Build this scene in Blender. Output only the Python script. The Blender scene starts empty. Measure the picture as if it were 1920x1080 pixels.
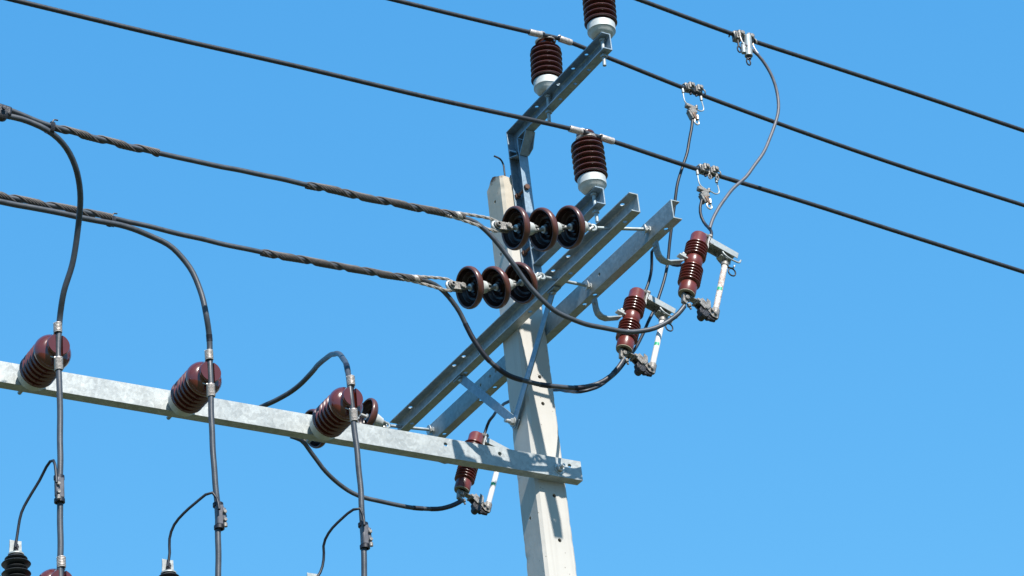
import bpy, bmesh, math, random
from mathutils import Vector, Matrix, noise
R = math.radians
random.seed(7)
SC = bpy.context.scene
COL = SC.collection
OFF = Vector((0, 0, 8.6))            # height of the reference level (top crossarm) above the ground

# ------------------------------------------------------------------ camera
EL, AZ, ROLL = R(30.146), R(33.290), R(-6.664)
FPX = 5279.05
CPOS = Vector((-6.86633557, -10.39794609, -6.98299171))
_v = Vector((math.sin(AZ), math.cos(AZ), 0)); _r = Vector((math.cos(AZ), -math.sin(AZ), 0))
CF = _v * math.cos(EL) + Vector((0, 0, math.sin(EL))); _u = _r.cross(CF)
CR = _r * math.cos(ROLL) + _u * math.sin(ROLL); CU = -_r * math.sin(ROLL) + _u * math.cos(ROLL)
cam = bpy.data.cameras.new('camera'); camo = bpy.data.objects.new('camera', cam); COL.objects.link(camo)
cam.sensor_width = 36; cam.lens = FPX / 1920 * 36; cam.clip_start = 0.1; cam.clip_end = 3000
m = Matrix((CR, CU, -CF)).transposed().to_4x4(); m.translation = CPOS + OFF
camo.matrix_world = m
SC.camera = camo

# ------------------------------------------------------------------ light
SUN = Vector((0.098, 1.0, -1.0)).normalized()       # direction the sunlight travels
w = bpy.data.worlds.new('World'); SC.world = w; w.use_nodes = True
nt = w.node_tree; nt.nodes.clear()
sky = nt.nodes.new('ShaderNodeTexSky'); sky.sky_type = 'NISHITA'; sky.sun_disc = False
sky.sun_elevation = math.asin(-SUN.z); sky.sun_rotation = math.atan2(-SUN.x, -SUN.y)
sky.altitude = 0; sky.air_density = 1.0; sky.dust_density = 0.3; sky.ozone_density = 10.0
bg = nt.nodes.new('ShaderNodeBackground'); bg.inputs[1].default_value = 0.15
ow = nt.nodes.new('ShaderNodeOutputWorld')
# clear tropical blue: per-channel gain and gamma on the physical sky
sep = nt.nodes.new('ShaderNodeSeparateColor'); com = nt.nodes.new('ShaderNodeCombineColor')
nt.links.new(sky.outputs[0], sep.inputs[0])
for i, (gain, gam) in enumerate(((0.625, 1.05), (1.245, .55), (2.11, .30))):
    pw = nt.nodes.new('ShaderNodeMath'); pw.operation = 'POWER'; pw.inputs[1].default_value = gam
    ml = nt.nodes.new('ShaderNodeMath'); ml.operation = 'MULTIPLY'; ml.inputs[1].default_value = gain
    nt.links.new(sep.outputs[i], pw.inputs[0]); mn = nt.nodes.new('ShaderNodeMath'); mn.operation = 'MINIMUM'; mn.inputs[1].default_value = (.60, 1.74, 3.2)[i]
    nt.links.new(pw.outputs[0], ml.inputs[0]); nt.links.new(ml.outputs[0], mn.inputs[0]); nt.links.new(mn.outputs[0], com.inputs[i])
nt.links.new(com.outputs[0], bg.inputs[0]); nt.links.new(bg.outputs[0], ow.inputs[0])
sl = bpy.data.lights.new('sun', 'SUN'); sl.energy = 3.7; sl.angle = R(0.53); sl.color = (1.0, 0.96, 0.90)
so = bpy.data.objects.new('sun', sl); COL.objects.link(so)
so.rotation_euler = SUN.to_track_quat('-Z', 'Y').to_euler(); so.location = OFF + Vector((-1, -10, 10))
SC.view_settings.view_transform = 'Standard'; SC.view_settings.look = 'None'
SC.view_settings.exposure = 1.0; SC.view_settings.gamma = 1.0

# ------------------------------------------------------------------ helpers
def U(px, py, **k):
    """point where the sight line of a photo pixel meets the plane x=.., y=.. or z=.."""
    d = CF + CR * ((px - 960) / FPX) - CU * ((py - 540) / FPX)
    (a, c), = k.items(); i = 'xyz'.index(a)
    return CPOS + d * ((c - CPOS[i]) / d[i])

def V(*a): return Vector(a)

class MB:
    def __init__(s): s.bm = bmesh.new()
    def mesh(s, verts, faces):
        vs = [s.bm.verts.new(v) for v in verts]
        for f in faces:
            try: s.bm.faces.new([vs[i] for i in f])
            except ValueError: pass
        return s
    def box(s, c, size, M=None):
        c = Vector(c); hx, hy, hz = (q / 2 for q in size)
        P = [V(x, y, z) for x in (-hx, hx) for y in (-hy, hy) for z in (-hz, hz)]
        if M is not None: P = [M @ p for p in P]
        return s.mesh([p + c for p in P], [(0,1,3,2),(4,6,7,5),(0,4,5,1),(2,3,7,6),(0,2,6,4),(1,5,7,3)])
    def prism(s, poly, a, b, ex, ey):
        """polygon (list of (u,v)) spanned by axes ex, ey, extruded from point a to point b"""
        a, b, ex, ey = Vector(a), Vector(b), Vector(ex), Vector(ey); n = len(poly)
        vs = [a + ex*u + ey*v for u, v in poly] + [b + ex*u + ey*v for u, v in poly]
        fs = [tuple(range(n))[::-1], tuple(range(n, 2*n))] + [(i, (i+1) % n, n+(i+1) % n, n+i) for i in range(n)]
        return s.mesh(vs, fs)
    def lathe(s, prof, c=(0,0,0), axis=(0,0,1), seg=40):
        """prof: list of (radius, height) along axis"""
        c, ax = Vector(c), Vector(axis).normalized()
        t = ax.orthogonal().normalized(); b = ax.cross(t)
        rings = []
        for r, h in prof:
            if r < 1e-6: rings.append([s.bm.verts.new(c + ax*h)])
            else: rings.append([s.bm.verts.new(c + ax*h + (t*math.cos(q) + b*math.sin(q))*r) for q in (2*math.pi*i/seg for i in range(seg))])
        for A, B in zip(rings, rings[1:]):
            for i in range(seg):
                j = (i+1) % seg
                f = [A[i % len(A)], A[j % len(A)], B[j % len(B)], B[i % len(B)]]
                f = list(dict.fromkeys(f))
                if len(f) > 2:
                    try: s.bm.faces.new(f)
                    except ValueError: pass
        return s
    def cyl(s, a, b, r, seg=14, r2=None):
        a, b = Vector(a), Vector(b); L = (b-a).length; r2 = r if r2 is None else r2
        return s.lathe([(0,0),(r,0),(r2,L),(0,L)], a, b-a, seg)
    def tube(s, pts, r, seg=12, closed=False, lobes=0, twist=0.0, amp=0.0):
        pts = [Vector(p) for p in pts]; n = len(pts)
        tan = [((pts[(i+1) % n] if closed or i < n-1 else pts[i]) - (pts[i-1] if closed or i > 0 else pts[i])).normalized() for i in range(n)]
        nv = tan[0].orthogonal().normalized(); rings = []; dist = 0
        for i in range(n):
            nv = (nv - tan[i]*nv.dot(tan[i])).normalized(); bv = tan[i].cross(nv)
            if i: dist += (pts[i]-pts[i-1]).length
            ri = r(i/(n-1)) if callable(r) else r; ring = []
            for k in range(seg):
                q = 2*math.pi*k/seg
                rr = ri*(1 + amp*math.cos(lobes*(q) + twist*dist)) if lobes else ri
                ring.append(s.bm.verts.new(pts[i] + (nv*math.cos(q) + bv*math.sin(q))*rr))
            rings.append(ring)
        m_ = n if closed else n-1
        for i in range(m_):
            A, B = rings[i], rings[(i+1) % n]
            for k in range(seg): s.bm.faces.new((A[k], A[(k+1) % seg], B[(k+1) % seg], B[k]))
        if not closed:
            s.bm.faces.new(rings[0][::-1]); s.bm.faces.new(rings[-1])
        return s
    def helix(s, pts, R_, wr, pitch, phase=0, seg=6, spp=16, R2=None):
        """a thin strand wound round a path"""
        pts = [Vector(p) for p in pts]; L = [0]
        for a, b in zip(pts, pts[1:]): L.append(L[-1] + (b-a).length)
        N = max(4, int(L[-1]/pitch*spp)); out = []; nv = None; j = 0
        for i in range(N+1):
            d = L[-1]*i/N
            while j < len(pts)-2 and L[j+1] < d: j += 1
            t = (pts[j+1]-pts[j]).normalized(); p = pts[j] + t*(d-L[j])
            if nv is None: nv = t.cross(V(0,0,1)).normalized() if abs(t.z) < .9 else t.cross(V(0,1,0)).normalized()
            nv = (nv - t*nv.dot(t)).normalized(); bv = t.cross(nv)
            q = 2*math.pi*d/pitch + phase
            out.append(p + (nv*math.cos(q) + bv*math.sin(q))*R_)
        return s.tube(out, wr, seg)
    def hexnut(s, c, axis, r=.014, h=.012):
        c, ax = Vector(c), Vector(axis).normalized()
        return s.lathe([(0,0),(r*.9,0),(r,h*.15),(r,h*.85),(r*.9,h),(0,h)], c, ax, 6)
    def build(s, name, mat, parent=None, sub=(0,0,0), smooth=True, ang=38, bevel=0, cut=None, top=False):
        bm = s.bm; sub = Vector(sub)
        bmesh.ops.recalc_face_normals(bm, faces=bm.faces)
        me = bpy.data.meshes.new(name)
        if cut is not None:
            bmesh.ops.recalc_face_normals(cut.bm, faces=cut.bm.faces)
            m1 = bpy.data.meshes.new('a'); bm.to_mesh(m1); m2 = bpy.data.meshes.new('b'); cut.bm.to_mesh(m2)
            o1 = bpy.data.objects.new('a', m1); o2 = bpy.data.objects.new('b', m2)
            COL.objects.link(o1); COL.objects.link(o2)
            mo = o1.modifiers.new('x', 'BOOLEAN'); mo.operation = 'DIFFERENCE'; mo.object = o2; mo.solver = 'EXACT'; mo.use_self = False
            dg = bpy.context.evaluated_depsgraph_get(); ev = o1.evaluated_get(dg)
            bm.clear(); bm.from_mesh(ev.to_mesh()); ev.to_mesh_clear()
            bpy.data.objects.remove(o1); bpy.data.objects.remove(o2); cut.bm.free()
        if sub.length: bmesh.ops.translate(bm, verts=bm.verts, vec=-sub)
        for f in bm.faces: f.smooth = smooth
        if smooth:
            for e in bm.edges:
                if len(e.link_faces) == 2 and e.calc_face_angle(0) > R(ang): e.smooth = False
        bm.to_mesh(me); bm.free(); me.materials.append(mat)
        o = bpy.data.objects.new(name, me); COL.objects.link(o)
        if bevel:
            b = o.modifiers.new('bevel', 'BEVEL'); b.width = bevel; b.segments = 2; b.limit_method = 'ANGLE'; b.angle_limit = R(40)
        if parent is not None: o.parent = parent
        elif not top: o.location = sub + OFF
        return o

def each(pieces, name, mat_, parent, sub=(0,0,0)):
    for p in pieces: p.build(name, mat_, parent, sub=sub)

def spline(P, n=12):
    """Catmull-Rom through the points"""
    P = [Vector(p) for p in P]; Q = [P[0]*2-P[1]] + P + [P[-1]*2-P[-2]]; out = []
    for i in range(1, len(Q)-2):
        a, b, c, d = Q[i-1:i+3]
        e1, e2, e3 = (max(1e-4, (q-p).length)**.5 for p, q in ((a,b),(b,c),(c,d)))
        m1 = (b-a)/e1 - (c-a)/(e1+e2) + (c-b)/e2; m2 = (c-b)/e2 - (d-b)/(e2+e3) + (d-c)/e3; m1 *= e2; m2 *= e2
        for k in range(n):
            t = k/n
            out.append(b*(2*t**3-3*t*t+1) + m1*(t**3-2*t*t+t) + c*(-2*t**3+3*t*t) + m2*(t**3-t*t))
    out.append(P[-1]); return out

def resample(pts, step):
    L = [0]
    for a, b in zip(pts, pts[1:]): L.append(L[-1] + (b-a).length)
    n = max(2, int(L[-1]/step)); out = []; j = 0
    for i in range(n+1):
        d = L[-1]*i/n
        while j < len(pts)-2 and L[j+1] < d: j += 1
        seg = L[j+1]-L[j] or 1
        out.append(pts[j].lerp(pts[j+1], (d-L[j])/seg))
    return out

def piece(pts, a, b):
    """the stretch of a path between path lengths a and b"""
    pts = resample(pts, .006); n = len(pts); i = int(a/.006); j = int(b/.006)
    return pts[max(0, i):min(n, j+1)]

def px_near(pts, px, py):
    """index of path point that shows nearest a photo pixel"""
    best = None
    for i, p in enumerate(pts):
        q = p - CPOS; z = q.dot(CF); x = 960 + FPX*q.dot(CR)/z; y = 540 - FPX*q.dot(CU)/z
        d = (x-px)**2 + (y-py)**2
        if best is None or d < best[0]: best = (d, i)
    return best[1]

def tag(o, label=None, cat=None, group=None, kind=None):
    if label: o['label'] = label
    if cat: o['category'] = cat
    if group: o['group'] = group
    if kind: o['kind'] = kind
    return o
def thing(name, label, cat, loc=(0,0,0), group=None, rot=None):
    o = bpy.data.objects.new(name, None); COL.objects.link(o); o.empty_display_size = .05
    o.location = Vector(loc) + OFF
    if rot is not None: o.rotation_mode = 'QUATERNION'; o.rotation_quaternion = rot
    return tag(o, label, cat, group)
def copy_tree(o, parent=None):
    c = o.copy(); COL.objects.link(c); c.parent = parent
    for ch in [x for x in list(bpy.data.objects) if x.parent == o]: copy_tree(ch, c)
    return c

# ------------------------------------------------------------------ materials
def mat(name, col, rough=.5, metal=0, nscale=20, nvar=.15, bump=0, bscale=60, coat=0, rvar=.1, spec=.5, col2=None, dirt=None, dscale=6, dthr=.62):
    m_ = bpy.data.materials.new(name); m_.use_nodes = True; nt = m_.node_tree; N, L = nt.nodes, nt.links
    bs = N['Principled BSDF']; bs.inputs['Metallic'].default_value = metal; bs.inputs['Coat Weight'].default_value = coat
    bs.inputs['Coat Roughness'].default_value = .11; bs.inputs['Specular IOR Level'].default_value = spec
    tc = N.new('ShaderNodeTexCoord')
    nz = N.new('ShaderNodeTexNoise'); nz.inputs['Scale'].default_value = nscale; nz.inputs['Detail'].default_value = 6
    L.new(tc.outputs['Object'], nz.inputs['Vector'])
    rp = N.new('ShaderNodeValToRGB'); a, b = rp.color_ramp.elements; a.position = .32; b.position = .68
    c2 = col2 or [min(1, c*(1+nvar)) for c in col]; c1 = [c*(1-nvar) for c in col] if not col2 else col
    a.color = (*c1, 1); b.color = (*c2, 1); L.new(nz.outputs['Fac'], rp.inputs['Fac'])
    out = rp.outputs['Color']
    if dirt:
        n2 = N.new('ShaderNodeTexNoise'); n2.inputs['Scale'].default_value = dscale; n2.inputs['Detail'].default_value = 8; n2.inputs['Roughness'].default_value = .7
        L.new(tc.outputs['Object'], n2.inputs['Vector'])
        r2 = N.new('ShaderNodeValToRGB'); r2.color_ramp.elements[0].position = dthr; r2.color_ramp.elements[1].position = dthr+.12
        r2.color_ramp.elements[1].color = (.75,.75,.75,1)
        L.new(n2.outputs['Fac'], r2.inputs['Fac'])
        mx = N.new('ShaderNodeMixRGB'); mx.inputs['Color2'].default_value = (*dirt, 1)
        L.new(r2.outputs['Color'], mx.inputs['Fac']); L.new(out, mx.inputs['Color1']); out = mx.outputs['Color']
    L.new(out, bs.inputs['Base Color'])
    mr = N.new('ShaderNodeMapRange'); mr.inputs['To Min'].default_value = max(.03, rough-rvar); mr.inputs['To Max'].default_value = min(1, rough+rvar)
    L.new(nz.outputs['Fac'], mr.inputs['Value']); L.new(mr.outputs['Result'], bs.inputs['Roughness'])
    if bump:
        nb = N.new('ShaderNodeTexNoise'); nb.inputs['Scale'].default_value = bscale; nb.inputs['Detail'].default_value = 5
        L.new(tc.outputs['Object'], nb.inputs['Vector'])
        bp = N.new('ShaderNodeBump'); bp.inputs['Strength'].default_value = bump; bp.inputs['Distance'].default_value = .01
        L.new(nb.outputs['Fac'], bp.inputs['Height']); L.new(bp.outputs['Normal'], bs.inputs['Normal'])
    return m_

def galv(name, base, metal=.35):
    """galvanised steel: crystal flakes, cloudy patches, faint streaks"""
    m_ = mat(name, base, .5, metal, nscale=9, nvar=.08, bump=.10, bscale=45, rvar=.14)
    nt = m_.node_tree; N, L = nt.nodes, nt.links; bs = N['Principled BSDF']
    src = bs.inputs['Base Color'].links[0].from_socket
    vo = N.new('ShaderNodeTexVoronoi'); vo.inputs['Scale'].default_value = 55
    tc = N['Texture Coordinate']
    nz = N.new('ShaderNodeTexNoise'); nz.inputs['Scale'].default_value = 18; nz.inputs['Detail'].default_value = 3
    mp = N.new('ShaderNodeMixRGB'); mp.blend_type = 'ADD'; mp.inputs['Fac'].default_value = .06
    L.new(tc.outputs['Object'], mp.inputs['Color1']); L.new(nz.outputs['Color'], mp.inputs['Color2']); L.new(tc.outputs['Object'], nz.inputs['Vector'])
    L.new(mp.outputs['Color'], vo.inputs['Vector'])
    hs = N.new('ShaderNodeSeparateColor'); L.new(vo.outputs['Color'], hs.inputs[0])
    mr = N.new('ShaderNodeMapRange'); mr.inputs['To Min'].default_value = .86; mr.inputs['To Max'].default_value = 1.12
    L.new(hs.outputs[0], mr.inputs['Value'])
    # sparse pale splashes of zinc
    n3 = N.new('ShaderNodeTexNoise'); n3.inputs['Scale'].default_value = 26; n3.inputs['Detail'].default_value = 4; n3.inputs['Distortion'].default_value = 1.2
    L.new(tc.outputs['Object'], n3.inputs['Vector'])
    r3 = N.new('ShaderNodeMapRange'); r3.inputs['From Min'].default_value = .60; r3.inputs['From Max'].default_value = .72; r3.inputs['To Min'].default_value = 0; r3.inputs['To Max'].default_value = .18
    L.new(n3.outputs['Fac'], r3.inputs['Value'])
    ad = N.new('ShaderNodeMath'); ad.operation = 'ADD'; L.new(mr.outputs['Result'], ad.inputs[0]); L.new(r3.outputs['Result'], ad.inputs[1])
    mu = N.new('ShaderNodeVectorMath'); mu.operation = 'SCALE'; L.new(src, mu.inputs[0]); L.new(ad.outputs[0], mu.inputs['Scale'])
    L.new(mu.outputs[0], bs.inputs['Base Color'])
    return m_

M = {}
M['galv'] = galv('galvanised_steel', (.385, .405, .395))
M['galv_dull'] = galv('weathered_galvanised_steel', (.30, .34, .35), .3)
M['galv_sky'] = galv('sky_tinted_steel', (.235, .305, .36), .45)  # bracket and brace zinc, blue sky reflection painted into the base colour
M['bolt'] = mat('zinc_bolt', (.5, .5, .48), .45, .5, 80, .2)
M['rust'] = mat('rusty_bolt', (.12, .06, .04), .8, .1, 90, .4)
M['concrete'] = mat('pole_concrete', (.505, .48, .435), .9, 0, 5, .05, .05, 40, dirt=(.30, .26, .21), dscale=15, dthr=.70, rvar=.05)
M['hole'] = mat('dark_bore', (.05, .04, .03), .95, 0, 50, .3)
M['porcelain'] = mat('brown_porcelain', (.078, .024, .018), .24, 0, 12, .2, coat=.5, rvar=.05)
M['porcelain_head'] = M['porcelain']
M['red_porcelain'] = mat('red_brown_porcelain', (.14, .027, .019), .33, 0, 12, .2, coat=.12, dirt=(.19, .07, .055), dscale=24, dthr=.58, rvar=.06)
M['cap'] = mat('zinc_coated_cap', (.50, .52, .50), .5, .1, 30, .12, .1, 60, dirt=(.30, .26, .2), dscale=22, dthr=.66)
M['blacklead'] = mat('black_lead_jacket', (.010, .012, .018), .5, 0, 40, .2)
M['cement'] = mat('cement_ring', (.26, .23, .17), .9, 0, 60, .2, .3, 120)
M['cable'] = mat('grey_cable_jacket', (.048, .056, .068), .45, 0, 30, .18, .05, 200, rvar=.12)
M['line'] = mat('dark_line_jacket', (.022, .026, .033), .5, 0, 30, .25, .08, 180, rvar=.12)
M['tape'] = mat('black_tape', (.009, .010, .018), .5, 0, 60, .2)
M['thin'] = mat('thin_cable_jacket', (.10, .10, .115), .5, 0, 40, .2)
M['grip'] = mat('weathered_grip_strand', (.085, .074, .068), .6, .15, 60, .35, rvar=.1)
M['grip_clean'] = mat('bright_grip_strand', (.42, .38, .34), .5, .35, 90, .3)
M['tie'] = mat('aluminium_tie_wire', (.52, .47, .43), .45, .35, 120, .3)
M['casting'] = mat('weathered_casting', (.25, .235, .215), .55, .4, 70, .35, .25, 160, dirt=(.05,.04,.035), dscale=48, dthr=.53)
M['darkcast'] = mat('dark_casting', (.028, .028, .032), .5, .3, 70, .4, .3, 160)
M['bronze'] = mat('copper_casting', (.20, .13, .09), .5, .5, 70, .3)
M['fuse'] = mat('pale_fuse_tube', (.66, .65, .64), .4, 0, 30, .06)
M['fuse_worn'] = mat('flaking_fuse_tube', (.62, .58, .53), .7, 0, 30, .1, .4, 150, dirt=(.34, .20, .15), dscale=45, dthr=.48)
M['green'] = mat('green_marker', (.02, .36, .18), .5)
M['rubber'] = mat('black_polymer', (.020, .021, .022), .5, 0, 20, .2)
M['grass'] = mat('grass_ground', (.055, .062, .022), .95, 0, .6, .3, dirt=(.10, .08, .045), dscale=.25, dthr=.5)

def pole_stains(m_):
    nt = m_.node_tree; N, L = nt.nodes, nt.links; bs = N['Principled BSDF']; src = bs.inputs['Base Color'].links[0].from_socket
    tc = N['Texture Coordinate']; sx = N.new('ShaderNodeSeparateXYZ'); L.new(tc.outputs['Object'], sx.inputs[0])
    nz = N.new('ShaderNodeTexNoise'); nz.inputs['Scale'].default_value = 38; nz.inputs['Detail'].default_value = 7; nz.inputs['Roughness'].default_value = .75; L.new(tc.outputs['Object'], nz.inputs['Vector'])
    mr = N.new('ShaderNodeMapRange'); mr.inputs['From Min'].default_value = 9.41; mr.inputs['From Max'].default_value = 9.51; L.new(sx.outputs['Z'], mr.inputs['Value'])
    ad = N.new('ShaderNodeMath'); ad.operation = 'ADD'; L.new(mr.outputs[0], ad.inputs[0]); L.new(nz.outputs['Fac'], ad.inputs[1])
    r = N.new('ShaderNodeMapRange'); r.inputs['From Min'].default_value = 1.08; r.inputs['From Max'].default_value = 1.30; L.new(ad.outputs[0], r.inputs['Value'])
    mx = N.new('ShaderNodeMixRGB'); mx.inputs['Color2'].default_value = (.13, .075, .055, 1); L.new(r.outputs[0], mx.inputs['Fac']); L.new(src, mx.inputs['Color1'])
    # thin vertical water marks
    mp = N.new('ShaderNodeMapping'); mp.inputs['Scale'].default_value = (60, 60, 1.6); L.new(tc.outputs['Object'], mp.inputs[0])
    n2 = N.new('ShaderNodeTexNoise'); n2.inputs['Scale'].default_value = 1; n2.inputs['Detail'].default_value = 3; L.new(mp.outputs[0], n2.inputs['Vector'])
    r2 = N.new('ShaderNodeMapRange'); r2.inputs['From Min'].default_value = .52; r2.inputs['From Max'].default_value = .75; r2.inputs['To Max'].default_value = .22; L.new(n2.outputs['Fac'], r2.inputs['Value'])
    m2 = N.new('ShaderNodeMixRGB'); m2.inputs['Color2'].default_value = (.33, .30, .26, 1); L.new(r2.outputs[0], m2.inputs['Fac']); L.new(mx.outputs[0], m2.inputs['Color1'])
    # yellowed upper end
    yr = N.new('ShaderNodeMapRange'); yr.inputs['From Min'].default_value = 8.95; yr.inputs['From Max'].default_value = 9.3; yr.inputs['To Max'].default_value = .55; L.new(sx.outputs['Z'], yr.inputs['Value'])
    m3 = N.new('ShaderNodeMixRGB'); m3.blend_type = 'MULTIPLY'; m3.inputs['Color2'].default_value = (.95, .84, .66, 1); L.new(yr.outputs[0], m3.inputs['Fac']); L.new(m2.outputs[0], m3.inputs['Color1'])
    # air holes
    vo = N.new('ShaderNodeTexVoronoi'); vo.inputs['Scale'].default_value = 17; vo.inputs['Randomness'].default_value = 1; L.new(tc.outputs['Object'], vo.inputs['Vector'])
    vr = N.new('ShaderNodeMapRange'); vr.inputs['From Min'].default_value = .045; vr.inputs['From Max'].default_value = .075; vr.inputs['To Min'].default_value = .75; vr.inputs['To Max'].default_value = 0; L.new(vo.outputs['Distance'], vr.inputs['Value'])
    m4 = N.new('ShaderNodeMixRGB'); m4.inputs['Color2'].default_value = (.17, .14, .11, 1); L.new(vr.outputs[0], m4.inputs['Fac']); L.new(m3.outputs[0], m4.inputs['Color1'])
    L.new(m4.outputs[0], bs.inputs['Base Color'])
pole_stains(M['concrete'])

# ------------------------------------------------------------------ ground (far below the frame, bounces light up)
g = MB()
n = 24; S = 1200
vs = [V((i/n-.5)*2*S, (j/n-.5)*2*S, -8.6) for j in range(n+1) for i in range(n+1)]
g.mesh(vs, [(j*(n+1)+i, j*(n+1)+i+1, (j+1)*(n+1)+i+1, (j+1)*(n+1)+i) for j in range(n) for i in range(n)])
tag(g.build('ground', M['grass'], sub=(0,0,-8.6)), kind='structure')

# ------------------------------------------------------------------ concrete pole
def pole_h(z): return .0849 - .0045*z
pole = thing('utility_pole', 'square tapered white concrete pole with a chipped rusty top', 'utility pole', (0,0,-8.6))
pb = MB(); zs = [-8.6, -6, -4, -2.5, -1.5] + [-1.5 + i*.02 for i in range(1, 106)]
zs += [.62 + i*.0103 for i in range(1, 24)]
ch = .014; rings = []; K = 6
for z in zs:
    h = pole_h(z); c = ch; top = max(0, z-.62)
    prof = []
    corners = [(-h, -h), (h, -h), (h, h), (-h, h)]
    poly = [(-h+c,-h),(h-c,-h),(h,-h+c),(h,h-c),(h-c,h),(-h+c,h),(-h,h-c),(-h,-h+c)]
    for i in range(8):
        a = Vector((*poly[i], 0)); b = Vector((*poly[(i+1) % 8], 0)); kk = K if i % 2 == 0 else 2
        for k in range(kk): prof.append(a.lerp(b, k/kk))
    ring = []
    for p in prof:
        nz_ = noise.noise(V(p.x*9, p.y*9, z*5))*.0012
        q = V(p.x*(1+nz_*8), p.y*(1+nz_*8), z)
        if z > .64:      # broken, worn head
            t = (z-.64)/.22; e = abs(noise.noise(V(p.x*30+3, p.y*30, z*26)))
            edge = max(0, min(1, (p.x/h)))*max(0, 1-abs(p.y+h)/(.10))
            q.x -= edge*t*(.030 + .06*e)
            q.x *= 1-.02*t*e; q.y *= 1-.03*t*e
            if z > .77:
                ty = .905 - .72*p.y if p.y > 0 else .905 + .42*p.y
                q.z = .77 + (z-.77)/.0869*(ty-.77)
            if z > .84: q.z += .012*noise.noise(V(p.x*40, p.y*40, 3))
        if abs(abs(p.x)-h) < c+.001 and abs(abs(p.y)-h) < c+.001:      # small chips along the arrises
            k_ = max(0, noise.noise(V(p.x*11, p.y*11, z*17))-.22)*.007 + max(0, noise.noise(V(p.x*9, p.y*13, z*47))-.25)*.006
            q.x -= math.copysign(k_, p.x); q.y -= math.copysign(k_, p.y)
        ring.append(pb.bm.verts.new(q))
    rings.append(ring)
n = len(rings[0])
for A, B in zip(rings, rings[1:]):
    for i in range(n): pb.bm.faces.new((A[i], A[(i+1) % n], B[(i+1) % n], B[i]))
pb.bm.faces.new(rings[0][::-1])
ctr = pb.bm.verts.new((-.010, .0, .895))
for i in range(n): pb.bm.faces.new((rings[-1][i], rings[-1][(i+1) % n], ctr))
cut = MB()
for z in (-.315, -.467, -1.22, -.979, -1.75, -2.3): cut.cyl((.007, -.2, z), (.007, -.055, z), .0105, 14)
for z in (.753, .433, -1.074, -1.6): cut.cyl((-.2, .0, z), (-.06, .0, z), .009, 14)
pb.build('shaft', M['concrete'], pole, sub=(0,0,-8.6), cut=cut, ang=24)
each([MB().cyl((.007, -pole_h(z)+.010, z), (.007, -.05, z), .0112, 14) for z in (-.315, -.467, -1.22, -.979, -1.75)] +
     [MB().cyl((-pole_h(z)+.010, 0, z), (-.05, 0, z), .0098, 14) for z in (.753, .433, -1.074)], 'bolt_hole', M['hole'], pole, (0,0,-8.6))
rr = spline([V(-.028,-.04,.80), V(-.028,-.04,.93), V(-.030,-.04,.975), V(-.045,-.038,1.005), V(-.078,-.035,1.018)], 6)
MB().tube(rr, .0048, 8).build('lifting_rod', M['darkcast'], pole, sub=(0,0,-8.6))
# rust stained rebar stubs in the broken head
each([MB().cyl((x, y, .85), (x+.004, y, .905), .006, 8) for x, y in ((-.06,.0), (-.04,-.03), (.0,-.05))], 'rebar_stub', M['rust'], pole, (0,0,-8.6))

# ------------------------------------------------------------------ channel crossarms
T = .0065
def chan(wd, ht, t=T, s=-1):
    """channel section: web along v at u=0, flanges toward u = s*wd"""
    return [(0,-ht/2),(s*wd,-ht/2),(s*wd,-ht/2+t),(s*(t+.004),-ht/2+t),(s*t,-ht/2+t+.004),(s*t,ht/2-t-.004),(s*(t+.004),ht/2-t),(s*wd,ht/2-t),(s*wd,ht/2),(0,ht/2)]
def holes(cut, xs, z0, ys, r=.0115):
    for x, y in zip(xs, ys): cut.cyl((x, y, z0-.12), (x, y, z0+.12), r, 14)
GC = 'twin channel crossarms on the pole'
cut = MB(); ys = [-1.148, -.643, -.497, -.25, .414, .516, 1.0]; holes(cut, [-.112]*7, 0, ys)
for y in (-.82, -.38, .30, .62): cut.cyl((-.15, y, .0), (-.05, y, .0), .008, 12)
hx = -.0865
front = MB().prism(chan(.05,.104), (hx,-1.249,0), (hx,1.19,0), (1,0,0), (0,0,1)).build('crossarm', M['galv_dull'], sub=(-.09,0,0), cut=cut, bevel=.0012)
tag(front, 'galvanised channel crossarm on the near side of the pole, with the disc insulator strings', 'crossarm', GC)
cut = MB(); ys = [-1.163, -.506, -.407, .501, .65, 1.05]; holes(cut, [.113]*6, 0, ys)
for y in (-.60, .44, .50, .60, .66): cut.cyl((.15, y, .01), (.05, y, .01), .009, 12)
back = MB().prism(chan(.05,.104,s=1), (.0885,-1.266,0), (.0885,1.19,0), (1,0,0), (0,0,1)).build('crossarm', M['galv_dull'], sub=(.09,0,0), cut=cut, bevel=.0012)
tag(back, 'galvanised channel crossarm on the far side of the pole, carrying the fuse cutouts', 'crossarm', GC)
sp = thing('through_bolt', 'long bolt clamping both channel crossarms against the pole', 'bolt', (-.14,-.097,0.01))
# long arming bolts (eye bolts) of the strings
def arming_bolt(a, b, label):
    a, b = Vector(a), Vector(b); t = thing('eye_bolt', label, 'bolt', a, 'long eye bolts through both channel crossarms')
    d = (b-a).normalized()
    MB().cyl(a, b + d*.03, .0085, 10).build('rod', M['galv_dull'], t, sub=a)
    each([MB().hexnut(b - d*.012, d, .018, .014).cyl(b-d*.016, b-d*.012, .026, 16), MB().hexnut(b + d*.008, d, .018, .014)], 'nut', M['bolt'], t, a)
    e = MB(); c = a - d*.022; up = V(0,0,1); side = d.cross(up).normalized()
    e.tube([c + (d*math.cos(q) + up*math.sin(q))*.015 for q in (2*math.pi*i/20 for i in range(20))], .0075, 8, closed=True)
    e.build('eye', M['galv_dull'], t, sub=a); return t
bpy.data.objects.remove(sp)
arming_bolt(V(-.16,-.985,.0), U(1213,430,x=.078), 'long eye bolt through the crossarms, upper one nearest their raised end')
arming_bolt(V(-.16,-.495,.0), U(1103,536,x=.078), 'long eye bolt through the crossarms, beside the pole')
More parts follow.
